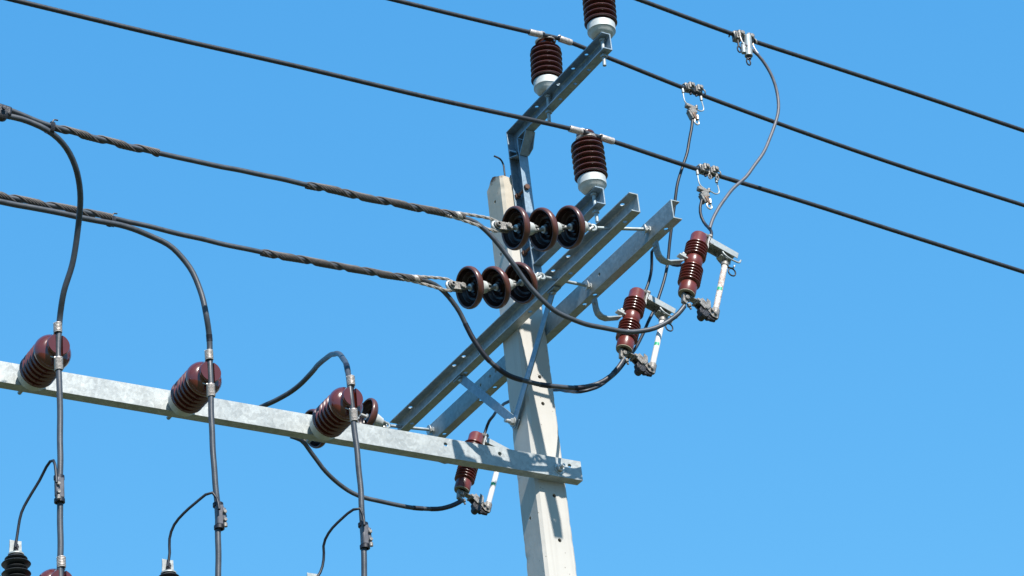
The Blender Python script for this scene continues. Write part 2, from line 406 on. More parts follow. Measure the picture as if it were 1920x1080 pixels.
arming_bolt(V(-.16,1.145,.0), U(808,806,x=.078), 'long eye bolt through the crossarms at their lower far end')

# horizontal arm on the front of the pole carrying the post insulators
low = thing('crossarm', 'long bright galvanised beam across the lower left with three horizontal post insulators', 'crossarm', (0,-.105,-.853))
cut = MB()
for x in (-3.3, -.32, -.62, .075): cut.cyl((x,-.2,-.835), (x,-.135,-.835), .010, 14)
XE0, XE1 = -4.2, .143
be = MB(); P = [(0,-.053),(.055,-.053),(.055,-.053+T),(T,-.053+T),(T,.053-T),(.055,.053-T),(.055,.053),(0,.053)]
be.prism([(v, u) for u, v in [(p[1], p[0]) for p in P]], (XE0,-.1535,-.853), (XE1,-.1535,-.853), (0,1,0), (0,0,1))
be.build('channel', M['galv'], low, sub=(0,-.105,-.853), cut=cut, bevel=.0015)
pbk = MB(); b0 = V(.012,-.1535,-.862)
pbk.cyl(b0+V(0,.25,0), b0+V(0,-.045,0), .009, 10); pbk.cyl(b0, b0+V(0,-.004,0), .028, 20); pbk.hexnut(b0+V(0,-.004,0), (0,-1,0), .020, .016)
pbk.build('bolt', M['bolt'], low, sub=(0,-.105,-.853))

# pole-top bracket: post, two arms, gusset
XW = .031
br = thing('pole_top_bracket', 'sky tinted steel channel bracket rising above the pole with two arms for post insulators', 'bracket', (0,-.135,.12))
S0 = V(0,-.135,.12)
cut = MB()
for y in (-.86, -.728, -.58, -.36): cut.cyl((.008,y,1.0), (.008,y,1.25), .010, 14)
MB().prism(chan(.052,.100), (XW,-1.055,1.098), (XW,-.189,1.098), (1,0,0), (0,0,1)).build('upper_arm', M['galv_sky'], br, sub=S0, cut=cut, bevel=.0012)
MB().prism([(0,0),(-.052,0),(-.052,T),(-T,T),(-T,.1-T),(-.052,.1-T),(-.052,.1),(0,.1)], (XW,-.188,.12), (XW,-.188,1.0465), (1,0,0), (0,1,0)).prism([(0,0),(-T,0),(-T,.1-T),(-.052,.1-T),(-.052,.1),(0,.1)], (XW,-.188,1.0465), (XW,-.188,1.148), (1,0,0), (0,1,0)).prism([(-T-.0005,0),(-.052,0),(-.052,.1-T-.0005),(-T-.0005,.1-T-.0005)], (XW,-.188,1.142), (XW,-.188,1.148), (1,0,0), (0,1,0)).build('post', M['galv_sky'], br, sub=S0, bevel=.0012)
MB().prism(chan(.050,.098), (XW,-.817,.325), (XW,-.190,.325), (1,0,0), (0,0,1)).build('lower_arm', M['galv_sky'], br, sub=S0, bevel=.0012)
gs = MB(); a, b = V(.005,-.275,1.046), V(.005,-.191,.945); d = (b-a).normalized()
gs.prism([(-.026,-.003),(.026,-.003),(.026,.003),(-.026,.003)], a, b, (1,0,0), d.cross(V(1,0,0)))
gs.prism([(0,0),(.11,0),(.06,-.10),(0,-.12)], (XW+.001,-.192,1.046), (XW+.006,-.192,1.046), (0,-.75,0), (0,0,.8))
gs.build('gusset', M['galv_sky'], br, sub=S0)
g2 = MB(); g2.box((-.002,-.135,1.0), (.05,.085,.005), Matrix.Rotation(R(38),3,'X')); g2.box((-.002,-.135,.965), (.05,.085,.005), Matrix.Rotation(R(20),3,'X'))
g2.build('stiffener', M['galv_sky'], br, sub=S0)
for z, x in ((.745,.0), (.40,.0)):
    k = MB(); k.cyl((x-.004,-.20,z), (x-.004,.1,z), .008, 10); k.hexnut((x-.004,-.190,z), (0,-1,0), .017, .014); k.hexnut((x-.004,-.094,z), (0,-1,0), .017, .014)
    k.build('bolt', M['rust'], br, sub=S0)
# braces: flat bars from the pole bolt to the near channel
pivot = V(-.098,.018,-.537)
def brace(top, label):
    top = Vector(top); t = thing('brace', label, 'brace', pivot, 'flat brace bars bolted to the pole')
    d = (top-pivot).normalized(); n_ = V(1,0,0); n_ = (n_-d*n_.dot(d)).normalized(); s_ = d.cross(n_)
    mb = MB(); a = pivot - d*.03; mb.prism([(-.024,-.003),(.024,-.003),(.024,.003),(-.024,.003)], a, top - d*.012, s_, n_)
    foot = top + V(0,0,-.0035)
    mb.box(foot + V(0, .01 if top.y > 0 else -.01, 0), (.040,.07,.006))
    mb.build('bar', M['galv_sky'], t, sub=pivot, bevel=.001)
    k = MB(); k.cyl(foot+V(0,0,-.02), foot+V(0,0,.03), .007, 8); k.hexnut(foot+V(0,0,-.016), (0,0,1), .014, .01)
    k.build('bolt', M['bolt'], t, sub=pivot)
    return t
brace((-.112,.465,-.0555), 'flat brace bar from pole bolt to the left half of the near crossarm')
pivot = pivot + V(-.0075,0,0)
brace((-.112,-.475,-.0555), 'flat brace bar from pole bolt to the right half of the near crossarm')
pv = thing('pivot_bolt', 'bolt with bright dome nut holding both brace bars on the pole', 'bolt', pivot)
k = MB(); k.cyl(pivot+V(-.006,0,0), pivot+V(.05,0,0), .01, 10); k.cyl(pivot+V(-.010,0,0), pivot+V(-.005,0,0), .024, 18)
k.hexnut(pivot+V(-.026,0,0), (1,0,0), .019, .016); k.cyl(pivot+V(-.055,0,0), pivot+V(-.01,0,0), .010, 10)
k.build('nut', M['bolt'], pv, sub=pivot)

# ------------------------------------------------------------------ post insulators (local frame: axis +Z, base at origin)
def post_body(groove):
    p = [(0,.045),(.050,.045)]
    z = .082; n_ = 6
    p += [(.064,.070),(.066,.080)]
    for i in range(n_):
        zz = z + i*.033
        p += [(.047,zz+.007),(.066,zz+.0040),(.0800,zz+.0030),(.0838,zz+.0060),(.0830,zz+.0100),(.074,zz+.0145),(.056,zz+.0205),(.047,zz+.0240)]
    zz = z + n_*.033
    if groove:   # long smooth shoulder below the head
        p += [(.0835,zz-.024),(.085,zz-.019),(.0845,zz-.012),(.082,zz-.002),(.077,zz+.007),(.070,zz+.0145),(.061,zz+.0205),(.051,zz+.0245),(.045,zz+.0265),(.041,zz+.030),(.041,zz+.036),(.047,zz+.041),(.0515,zz+.045),(.0515,zz+.058),(.049,zz+.062),(0,zz+.063)]
    else:
        p += [(.080,zz-.004),(.072,zz+.004),(.058,zz+.012),(.048,zz+.022),(.043,zz+.030),(.041,zz+.037),(.041,zz+.046),(.046,zz+.052),(.0475,zz+.058),(.046,zz+.065),(.038,zz+.072),(.02,zz+.076),(0,zz+.077)]
    return p
CAPP = [(0,0),(.040,0),(.050,.004),(.060,.016),(.067,.030),(.0715,.033),(.0715,.072),(.069,.0755),(.05,.077),(0,.077)]
GP1 = 'brown post insulators standing upright on the pole top bracket'
def upright(loc, label, cut_arm=.10):
    t = thing('post_insulator', label, 'insulator', loc, GP1)
    MB().lathe(post_body(False), seg=48).build('porcelain_body', M['porcelain'], t, ang=60)
    MB().lathe(CAPP, seg=48).build('base_cap', M['cap'], t, ang=30)
    k = MB(); k.cyl((0,0,-.175), (0,0,.01), .0095, 12); k.hexnut((0,0,-.022), (0,0,1), .018, .012); k.hexnut((0,0,-.125), (0,0,1), .018, .012)
    k.build('stud', M['galv_dull'], t)
    return t
def tilt(a): return Matrix.Rotation(R(a), 3, 'Y').to_quaternion()
IB = [V(.010,-1.010,1.150), V(.008,-.475,1.150), V(.004,-.762,.376)]
I1 = upright(IB[0], 'brown post insulator at the tip of the upper bracket arm, its top out of view')
I2 = copy_tree(I1); I2.location = IB[1] + OFF; I2['label'] = 'brown post insulator half way along the upper bracket arm'
I3 = copy_tree(I1); I3.location = IB[2] + OFF; I3['label'] = 'brown post insulator on the short lower bracket arm'
I1.rotation_mode = I2.rotation_mode = 'QUATERNION'; I1.rotation_quaternion = tilt(3); I2.rotation_quaternion = tilt(4.5)

GP2 = 'brown post insulators lying on the lower beams'
GZ = .330
def lying(loc, label):
    rot = Vector((0,-1,0)).to_track_quat('Z', 'Y')      # local +Z -> world -Y
    rot = Matrix(((1,0,0),(0,0,-1),(0,1,0))).to_quaternion()   # x->x, y->z, z->-y
    t = thing('post_insulator', label, 'insulator', loc, GP2, rot)
    c = MB(); c.prism([(.0165*math.cos(q), .0165*math.sin(q)) for q in (math.pi + math.pi*i/12 for i in range(13))] + [(.0165,.06),(-.0165,.06)], (0,-.2,GZ), (0,.2,GZ), (1,0,0), (0,0,1))
    MB().lathe(post_body(True), seg=48).build('porcelain_body', M['red_dark'], t, ang=50, cut=c)
    MB().lathe(CAPP, seg=48).build('base_cap', M['cap'], t, ang=30)
    k = MB(); k.cyl((0,0,-.125), (0,0,.01), .0095, 12); k.hexnut((0,0,-.024), (0,0,1), .018, .012); k.hexnut((0,0,-.075), (0,0,1), .018, .012)
    k.build('stud', M['galv_dull'], t)
    w_ = MB()
    w_.tube([V(.0445*math.cos(q), .0445*math.sin(q), GZ-.040 + .004*math.sin(2*q)) for q in (2*math.pi*i/32 for i in range(32))], .0033, 6, closed=True)
    for s_ in (-1, 1):
        w_.helix([V(0,s_*.060,GZ), V(0,s_*(.112 if s_ > 0 else .125),GZ)], .0165, .0033, .0070, spp=14)
        w_.tube(spline([V(.030,s_*.032,GZ-.040), V(.024,s_*.046,GZ-.026), V(.014,s_*.060,GZ-.007)], 5), .0033, 6)
        w_.tube(spline([V(-.030,s_*.032,GZ-.040), V(-.024,s_*.046,GZ-.026), V(-.014,s_*.060,GZ-.007)], 5), .0033, 6)
    w_.build('tie_wire', M['tie'], t)
    return t
M['red_dark'] = mat('deep_red_porcelain', (.098, .0170, .0095), .17, 0, 8, .15, coat=.9, rvar=.05)
HX = [-2.727, -2.007, -1.294]; HZ = -.872; YB = -.1535-.0015
L1 = lying((HX[0],YB+.002,HZ), 'red brown post insulator at far left of the bright beam, tied to a cable')
L2 = copy_tree(L1); L2.location = V(HX[1],YB+.002,HZ) + OFF; L2['label'] = 'red brown post insulator in the middle of the three on the bright beam'
L3 = copy_tree(L1); L3.location = V(HX[2],YB+.002,HZ) + OFF; L3['label'] = 'red brown post insulator on the bright beam just left of a half hidden disc'
L4 = copy_tree(L1); L4.location = V(-2.735,YB+.002,-1.996) + OFF; L4['label'] = 'red brown insulator head peeking in beside the lower left surge arrester'
bm2 = MB().prism([(p[0],p[1]) for p in [(0,-.053),(.055,-.053),(.055,-.053+T),(T,-.053+T),(T,.053-T),(.055,.053-T),(.055,.053),(0,.053)]], (XE0,-.1535,-1.968), (XE1,-.1535,-1.968), (0,1,0), (0,0,1)).build('crossarm', M['galv'], sub=(0,-.105,-1.95), bevel=.0015)
tag(bm2, 'lowest galvanised beam, under the surge arresters', 'crossarm')

# ------------------------------------------------------------------ disc insulator strings
def string(centers, anchor, tail, label):
    """centers: disc centres from the crossarm outwards; anchor at crossarm eye, tail = where the grip starts"""
    c = [Vector(q) for q in centers]; t = thing('insulator_string', label, 'insulator string', anchor, 'strings of three disc insulators')
    for i, q in enumerate(c):
        up = Vector(anchor) if i == 0 else c[i-1]
        ax = (up - q).normalized()
        prof = [(.033,.028),(.045,.026),(.066,.021),(.085,.014),(.096,.006),(.1025,-.003),(.1050,-.011),(.1050,-.020),(.1025,-.027),(.098,-.030),(.094,-.029),(.0915,-.024)]
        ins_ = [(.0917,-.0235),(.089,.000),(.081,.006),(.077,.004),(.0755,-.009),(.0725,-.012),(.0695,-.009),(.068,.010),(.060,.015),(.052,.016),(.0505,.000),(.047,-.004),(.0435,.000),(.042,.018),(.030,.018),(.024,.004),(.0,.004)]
        dk = MB().lathe(prof, q, ax, 56).build('disc', M['porcelain_disc'], t, sub=anchor, ang=80)
        MB().lathe(ins_, q, ax, 56).build('underside', M['porcelain_shaded'], dk, sub=anchor, ang=60)
        MB().lathe([(0,.022),(.041,.022),(.0415,.032),(.038,.050),(.032,.068),(.029,.080),(.022,.084),(0,.084)], q, ax, 32).build('cap', M['cap'], dk, sub=anchor, ang=40)
        k = MB(); k.lathe([(0,-.007),(.018,-.007),(.018,-.012),(.010,-.014),(.0085,-.055),(.014,-.062),(.014,-.070),(0,-.073)], q, ax, 16)
        k.build('pin', M['bolt'], dk, sub=anchor); k = MB(); k.cyl(q+ax*.080, q+ax*.088, .016, 12)
        s_ = ax.orthogonal().normalized(); b_ = ax.cross(s_)
        for sg in (-1, 1): k.box(q + ax*.092 + b_*sg*.013, (.024,.006,.030), Matrix((s_, b_, ax)).transposed())
        k.cyl(q+ax*.094-b_*.020, q+ax*.094+b_*.020, .006, 8); k.build('socket_fork', M['bolt'], dk, sub=anchor)
    ax = (Vector(anchor)-c[0]).normalized(); k = MB()
    for sg in (-1, 1):
        k.tube(spline([c[0]+ax*.085, c[0]+ax*.105+V(0,0,sg*.016), Vector(anchor)+V(-.012,0,sg*.014), Vector(anchor)+V(.006,0,0)], 5), .006, 8)
    k.build('shackle', M['bolt'], t, sub=anchor)
    ax = (c[-2]-c[-1]).normalized(); q = c[-1]; tl = Vector(tail); d = (tl-q).normalized(); s_ = d.cross(V(0,0,1)).normalized(); u_ = s_.cross(d)
    k = MB(); m_ = (q+ax*-.05)
    for sg in (-1, 1):
        k.prism([(0,-.020),(.065,-.024),(.085,-.006),(.085,.010),(.06,.020),(0,.018)], m_+s_*(sg*.013-.003), m_+s_*(sg*.013+.003), d, u_)
    k.cyl(m_-s_*.028+d*.068, m_+s_*.028+d*.068, .008, 10); k.cyl(m_-s_*.026+d*.012, m_+s_*.026+d*.012, .008, 10)
    k.hexnut(m_+s_*.018+d*.012, s_, .015, .01); k.hexnut(m_-s_*.028+d*.012, s_, .015, .01)
    k.hexnut(m_-s_*.028+d*.068, s_, .013, .01)
    k.build('clevis', M['casting'], t, sub=anchor, bevel=.002)
    th = m_ + d*.068                                  # thimble
    k = MB(); k.tube([th + (d*math.cos(a)+u_*math.sin(a))*.023 for a in (2*math.pi*i/20 for i in range(20))], .007, 8, closed=True)
    k.build('thimble', M['galv_dull'], t, sub=anchor)
    return t, th, d, u_
M['porcelain_shaded'] = mat('shaded_underside_glaze', (.022, .0080, .0065), .34, 0, 12, .2, coat=.03, rvar=.05)  # same disc glaze, with the shade of the hollow underside put into its colour
M['porcelain_disc'] = mat('dusty_brown_glaze', (.098, .034, .023), .33, 0, 12, .2, coat=.15, rvar=.05)
s1, th1, d1, u1 = string([U(1072,426,y=-.99), U(1022,430,y=-.99), U(971,428,y=-.99)], (-.19,-.985,.0), U(905,418,y=-.99), 'string of three brown discs in front of the pole top, the upper string')
s2, th2, d2, u2 = string([U(980,529,y=-.5), U(932.5,538,y=-.5), U(884.5,539,y=-.5)], (-.19,-.495,.0), U(830,530,y=-.5), 'string of three brown discs below, its last disc crossed by a cable')
s3, th3, d3, u3 = string([U(690,783,y=1.14), U(642,795,y=1.14), U(595,803,y=1.14)], (-.19,1.145,.0), U(560,822,y=1.14), 'string of discs mostly hidden behind the bright beam, one disc rim showing')

# ------------------------------------------------------------------ conductors
def wire(name, pts, r, material, label, cat='cable', group=None, lob=False, sub=None, step=.03, n=14, ext=(0,0)):
    seedn = len(label)*1.7
    P = spline(pts, n)
    if ext[0]: P = [P[0] + (P[0]-P[6]).normalized()*ext[0]] + P
    if ext[1]: P = P + [P[-1] + (P[-1]-P[-7]).normalized()*ext[1]]
    base = Vector(pts[0]) if sub is None else Vector(sub)
    P = resample(P, .012 if lob else step)
    if not lob:      # cable never hangs perfectly smooth
        P = [p + V(noise.noise(p*7+V(seedn,0,0)), noise.noise(p*7+V(0,seedn,9)), noise.noise(p*7+V(5,0,seedn)))*.0045*min(1, i/8, (len(P)-1-i)/8) for i, p in enumerate(P)]
    mb = MB()
    if lob: mb.tube(P, r, 24, lobes=7, twist=2*math.pi*7/.16, amp=.035)
    else: mb.tube(P, r, 14)
    t = tag(mb.build(name, material, sub=base, ang=60), label, cat, group)
    return t, P
GL = 'long line conductors crossing the whole sky'
def lineof(px, y, label, ends=None):
    pts = [U(a, b, y=y) for a, b in px]
    return wire('line_conductor', pts, .0115, M['line'], label, 'power line', GL, lob=True, ext=(6,14))
w1 = lineof([(1020,-64),(1200,0),(1380,66),(1560,125),(1740,184),(1920,245)], -1.062, 'dark line conductor nearest the top right corner, highest of the three')
w2 = lineof([(740,0),(880,34),(1000,62),(1050,73),(1140,108),(1300,172),(1500,246),(1700,315),(1920,385)], -.529, 'dark line conductor in the middle, tied to the insulator on the upper arm')
w3 = lineof([(-40,-16),(300,66),(560,125),(800,182),(1075,243),(1130,259),(1300,315),(1500,376),(1700,440),(1920,510)], -.812, 'dark line conductor tied to the lower bracket arm insulator, lowest of the three')

def tie_upright(ins, base, P, tx=0):
    base = Vector(base); Q = resample(P, .004); nk = base + V(tx,0,.325)
    i = min(range(len(Q)), key=lambda k: (Q[k]-nk).length); c = Q[i]; d = (Q[i+5]-Q[i-5]).normalized(); nk = V(nk.x,nk.y,c.z-.002)
    w_ = MB()
    for dz in (-.003, .004):
        w_.tube([nk + V(.050*math.cos(q), .050*math.sin(q) - .012*(1 if math.sin(q) < 0 else 0)*abs(math.sin(q)), dz+.006*math.sin(q)) for q in (2*math.pi*i_/32 for i_ in range(32))], .0034, 6, closed=True)
    for a, b in ((-32, -14), (14, 32)):
        w_.helix(Q[i+a:i+b+1], .0148, .0034, .0070, spp=14)
    for sg in (-1, 1):
        w_.tube(spline([nk + V(sg*.030,-.046,0), c + d*sg*.045 + V(0,-.016,.004), c + d*sg*.060 + V(0,-.010,.012)], 6), .0034, 6)
    o = w_.build('tie_wire', M['tie'], ins, sub=base)
    if ins.rotation_mode == 'QUATERNION': o.matrix_parent_inverse = ins.rotation_quaternion.to_matrix().to_4x4().inverted()
tie_upright(I1, IB[0], w1[1], .017); tie_upright(I2, IB[1], w2[1], .025); tie_upright(I3, IB[2], w3[1])

GD = 'slack dead end cables running left from the disc strings'
def dead(px, y, label, tail, ext):
    return wire('dead_end_cable', [U(a, b, y=y) for a, b in px], .0118, M['cable'], label, 'power line', GD, ext=(ext,0))
w4, P4 = dead([(0,200),(90,234),(200,264),(300,287),(440,318),(575,346),(700,373),(800,393),(870,407)], -.99, 'grey dead end cable running left from the upper disc string', None, 2.5)
w5, P5 = dead([(0,367),(100,387),(210,409),(350,441),(490,473),(640,500),(740,518),(790,525)], -.5, 'grey dead end cable running left from the lower disc string', None, 2.5)
w6, P6 = wire('dead_end_cable', [U(q, 738+.172*(q-178), y=1.14) for q in (-500,-200,50,300,480)] + [U(545,806,y=1.14), U(575,822,y=1.14)], .0118, M['cable'], 'dead end cable hidden behind the bright beam', 'power line', GD)

def grip(P, a, b, th, d, u, label, base, n=8, clean=.16):
    """preformed grip: rods wound over the cable between two photo pixels; ends in a two-leg loop round the thimble"""
    Q = resample(P, .004); i, j = px_near(Q, *a), px_near(Q, *b); Q = Q[i:j+1]
    t = thing('dead_end_grip', label, 'cable grip', base, 'wound wire grips on the dead end cables')
    mb = MB()
    for k_ in range(n): mb.helix(Q, .0142, .0045, .172, phase=k_*.60, seg=8, spp=30)
    mb.build('winding', M['grip'], t, sub=base)
    if th is not None:
        e = Q[-1]; k = MB(); nv = (e-Q[-4]).normalized()
        for sg in (1, -1):
            pts = spline([e - nv*.12 + u*sg*.008, e - nv*.03 + u*sg*.016, e.lerp(th, .4) + u*sg*(.026), e.lerp(th, .8) + u*sg*(.032), th + u*sg*.028, th - d*.030 + u*sg*.006], 10)
            for ph in (0, 2.1, 4.2): k.helix(pts, .0042, .0040, .12, phase=ph, seg=6, spp=12)
        ee = Q[-int(clean/.004/2):]
        for k_ in range(4): k.helix(ee, .0155, .0042, .06, phase=k_*.7+1, seg=7, spp=20)
        k.build('loop', M['grip_clean'], t, sub=base)
    return t
grip(P4, (575,346), (872,408), th1, d1, u1, 'long wound grip on the upper dead end cable, ending in a bright loop', U(760,385,y=-.99))
grip(P4, (96,236), (298,287), None, None, None, 'short wound grip at the left on the upper dead end cable', U(200,264,y=-.99), n=6)
grip(P5, (490,473), (792,526), th2, d2, u2, 'long wound grip on the lower dead end cable, ending in a bright loop', U(640,500,y=-.5))
grip(P5, (-60,358), (208,411), None, None, None, 'wound grip at the left edge on the lower dead end cable', U(100,390,y=-.5), n=7)
grip(P6, (540,803), (575,824), th3, d3, u3, 'bright grip end poking out under the bright beam', U(570,820,y=1.14), n=3, clean=.06)

# jumpers from the dead ends to the fuse cutouts
GJ = 'jumper cables from the dead end cables to the fuse cutouts'
def pts_y(lst): return [U(a, b, y=c) for a, b, c in lst]
j1, PJ1 = wire('jumper_cable', pts_y([(840,402,-.99),(868,409,-.985),(890,416,-.985),(912,433,-.99),(940,465,-.99),(965,497,-.99),(985,526,-.98),(1010,556,-.98),(1040,582,-.98),(1080,602,-.98),(1130,615,-.98),(1180,621,-1.0),(1220,618,-1.02),(1252,603,-1.04),(1272,588,-1.065),(1283,574,-1.07)]), .0118, M['cable'], 'dark jumper cable hanging in a curve from upper disc string to the right hand cutout', 'cable', GJ)
j2, PJ2 = wire('jumper_cable', pts_y([(765,521,-.497),(795,526,-.49),(815,534,-.485),(835,550,-.475),(855,575,-.465),(875,610,-.455),(895,648,-.45),(920,680,-.45),(950,702,-.45),(1000,718,-.45),(1040,724,-.45),(1090,727,-.45),(1120,721,-.47),(1145,705,-.485),(1162,686,-.495),(1169,674,-.497)]), .0118, M['cable'], 'taped jumper cable sagging across the pole to the middle cutout', 'cable', GJ)
j3, PJ3 = wire('jumper_cable', pts_y([(545,818,1.14),(566,826,1.14),(585,850,1.16),(610,882,1.18),(640,910,1.2),(670,929,1.2),(710,940,1.19),(760,949,1.18),(815,955,1.176),(845,949,1.176),(868,938,1.176)]), .0118, M['cable'], 'jumper cable curving below the bright beam to the lowest cutout', 'cable', GJ)
def tape(P, parent, base, a, b, r=.0128):
    Q = resample(P, .004); i, j = px_near(Q, *a), px_near(Q, *b)
    if j < i: i, j = j, i
    MB().tube(Q[i:j+1], r, 14).build('tape_band', M['tape'], parent, sub=base)
b2 = PJ2[0]
for a, b in (((873,606),(918,678)), ((925,686),(977,713)), ((1013,721),(1031,724)), ((1077,727),(1095,727)), ((1124,719),(1142,707)), ((1150,700),(1158,691))): tape(PJ2, j2, b2, a, b)
b3 = PJ3[0]
for a, b in (((775,951),(792,953)), ((808,955),(862,941))): tape(PJ3, j3, b3, a, b)

# downlead cables tied to the lying insulators
GV = 'thick downlead cables hanging from the dead end cables'
YG = YB+.002-GZ
v1, PV1 = wire('downlead_cable', pts_y([(-60,196,-.99),(0,214,-.99),(50,226,-.99),(92,246,-.99),(122,274,-.95),(141,312,-.9),(150,360,-.82),(148,420,-.72),(136,490,-.63),(120,550,-.56),(112,600,YG-.006),(110.5,640,YG),(111,700,YG),(113,780,YG),(114,860,YG),(112,915,YG),(113,960,YG),(113.5,1020,YG),(113,1080,YG),(113,1180,YG),(113,1400,YG)]), .0132, M['cable'], 'thick cable looping down at the far left over the first lying insulator', 'cable', GV)
v2, PV2 = wire('downlead_cable', pts_y([(-60,368,-.515),(0,378,-.515),(100,398,-.515),(190,416,-.51),(235,425,-.505),(280,441,-.5),(320,462,-.503),(352,496,-.507),(374,540,-.515),(387,590,-.52),(393,640,YG),(394.5,690,YG),(395,750,YG),(398,830,YG),(403,900,YG),(408,960,YG),(409,1020,YG),(410,1080,YG),(410,1180,YG),(410,1400,YG)]), .0132, M['cable'], 'thick cable curving down over the middle lying insulator', 'cable', GV)
v3, PV3 = wire('downlead_cable', pts_y([(330,765,1.16),(420,782,1.15),(466,775,1.12),(489,763,1.05),(520,750,.95),(550,732,.85),(578,706,.7),(602,679,.45),(628,663,.1),(645,675,-.25),(653,702,-.45),(657,735,YG),(661,770,YG),(666,815,YG),(673,880,YG),(678,950,YG),(681,1000,YG),(683,1080,YG),(684,1180,YG),(684,1400,YG)]), .0132, M['cable'], 'thick cable arching up from behind the beam, over the lying insulator by the disc', 'cable', GV)
tape(PV2, v2, PV2[0], (394,626), (394,640), .0142); tape(PV3, v3, PV3[0], (649,685), (653,696), .0142)

# cable ties
def tie(at, d, label, r=.028):
    at = Vector(at); t = thing('cable_tie', label, 'cable tie', at, 'ties bundling cables to the dead end cables')
    d = Vector(d).normalized(); up = (V(0,0,1)-d*d.z).normalized(); s_ = d.cross(up)
    mb = MB()
    for o_ in (-.006, 0, .006): mb.tube([at + d*o_ + up*(math.cos(q)*r) + s_*math.sin(q)*.018 for q in (2*math.pi*i/24 for i in range(24))], .004, 6, closed=True)
    mb.build('strap', M['darkcast'], t, sub=at)
    ta = MB(); tl = MB(); ta.tube(spline([at+up*r, at+up*(r+.018)+d*.006, at+up*(r+.022)+d*.024], 5), .0035, 6)
    if True: tl.tube(spline([at-up*(r-.004)-s_*.006, at-up*(r+.006)-d*.016, at-up*(r+.004)-d*.03], 5), .0035, 6)
    each([ta, tl], 'tail', M['tape'], t, at)
    return t
tie(U(97,240,y=-.99), P4[-1]-P4[0], 'wire tie where the far left cable leaves the upper dead end cable')
tie(U(211,415,y=-.498), P5[-1]-P5[0], 'wire tie where a cable leaves the lower dead end cable', .024)
dc = U(6,207,y=-.99); t = thing('line_clamp', 'dark bulky clamp at the left edge on the upper dead end cable', 'clamp', dc)
dd = (P4[-1]-P4[0]).normalized(); Mx = Matrix((dd, V(0,1,0), dd.cross(V(0,1,0)))).transposed()
MB().box(dc+V(0,0,-.004), (.070,.04,.050), Mx).lathe([(0,-.022),(.020,-.022),(.026,-.012),(.026,.012),(.020,.022),(0,.022)], dc+V(-.006,0,-.026), (0,1,0), 18).build('body', M['darkcast'], t, sub=dc, bevel=.010)
MB().hexnut(dc+V(-.01,-.03,-.01), (0,-1,0), .011, .010).build('bolt', M['darkcast'], t, sub=dc)

# tap connectors + thin leads + surge arresters
GA = 'black surge arresters along the bottom edge'
def arrester_proto(loc, label):
    t = thing('surge_arrester', label, 'surge arrester', loc, GA)
    p = [(0,0),(.022,0)]
    for i in range(6):
        z = .02+i*.045; p += [(.030,z-.008),(.060,z-.003),(.062,z),(.060,z+.003),(.032,z+.014),(.030,z+.016),(.030,z+.018),(.046,z+.021),(.048,z+.024),(.046,z+.027),(.032,z+.034)]
    p += [(.030,.285),(0,.285)]
    MB().lathe([(r, z-.285) for r, z in p], seg=40).build('housing', M['rubber'], t, ang=50)
    c = MB(); c.lathe([(0,0),(.034,0),(.034,.006),(.016,.010),(0,.010)], (0,0,.001), (0,0,1), 24)
    for sg in (-1, 1):
        c.prism([(.014,.0),(.024,0),(.018,.062),(.014,.066)], (sg*.026,-.012,.006), (sg*.026-.003*sg,-.012,.006), (0,1,0), (0,0,1))
    c.prism([(-.029,0),(.029,0),(.024,.066),(-.024,.066)], (0,.004,.006), (0,.007,.006), (1,0,0), (0,0,1))
    c.build('terminal', M['galv'], t)
    k = MB(); k.cyl((0,-.014,.036), (0,.012,.036), .009, 10); k.box((0,-.008,.030), (.013,.008,.040)); k.build('lug', M['darkcast'], t)
    b_ = MB(); b_.box((0,.075,-.292), (.035,.19,.006)); b_.cyl((0,0,-.30), (0,0,-.27), .010, 10); b_.build('bracket', M['galv_dull'], t)
    return t
AR = [U(30,1042,y=-.31), U(316,1077,y=-.31), U(588,1102,y=-.31)]
A1 = arrester_proto(AR[0], 'black surge arrester at the bottom left corner, most of it in view')
A2 = copy_tree(A1); A2.location = AR[1] + OFF; A2['label'] = 'surge arrester with only its pale terminal and top rim showing, second from left'
A3 = copy_tree(A1); A3.location = AR[2] + OFF; A3['label'] = 'surge arrester barely peeking in at the bottom edge, third from left'
GT = 'thin arrester leads'
wire('arrester_lead', pts_y([(29,1026,-.325),(33,1000,-.33),(40,960,-.35),(55,930,-.38),(75,900,-.42),(90,872,-.47),(98,863,-.50),(103,870,-.53),(105,890,-.54),(106,905,-.545)]), .0062, M['blacklead'], 'thin lead looping from the leftmost cable down to the left arrester', 'cable', GT)
wire('arrester_lead', pts_y([(314,1062,-.325),(318,1040,-.33),(318,1010,-.34),(326,985,-.37),(345,962,-.42),(370,940,-.47),(388,926,-.50),(400,924,-.52),(407,935,-.515),(411,955,-.53)]), .0062, M['blacklead'], 'thin lead from the second thick cable down to the middle arrester', 'cable', GT)
wire('arrester_lead', pts_y([(588,1092,-.325),(602,1070,-.33),(607,1045,-.34),(607,1020,-.36),(618,998,-.40),(640,975,-.45),(662,956,-.50),(674,953,-.52),(681,968,-.515),(683,985,-.53)]), .0062, M['blacklead'], 'thin lead from the third thick cable towards the right arrester', 'cable', GT)
GK = 'grey tap connectors on the thick downlead cables'
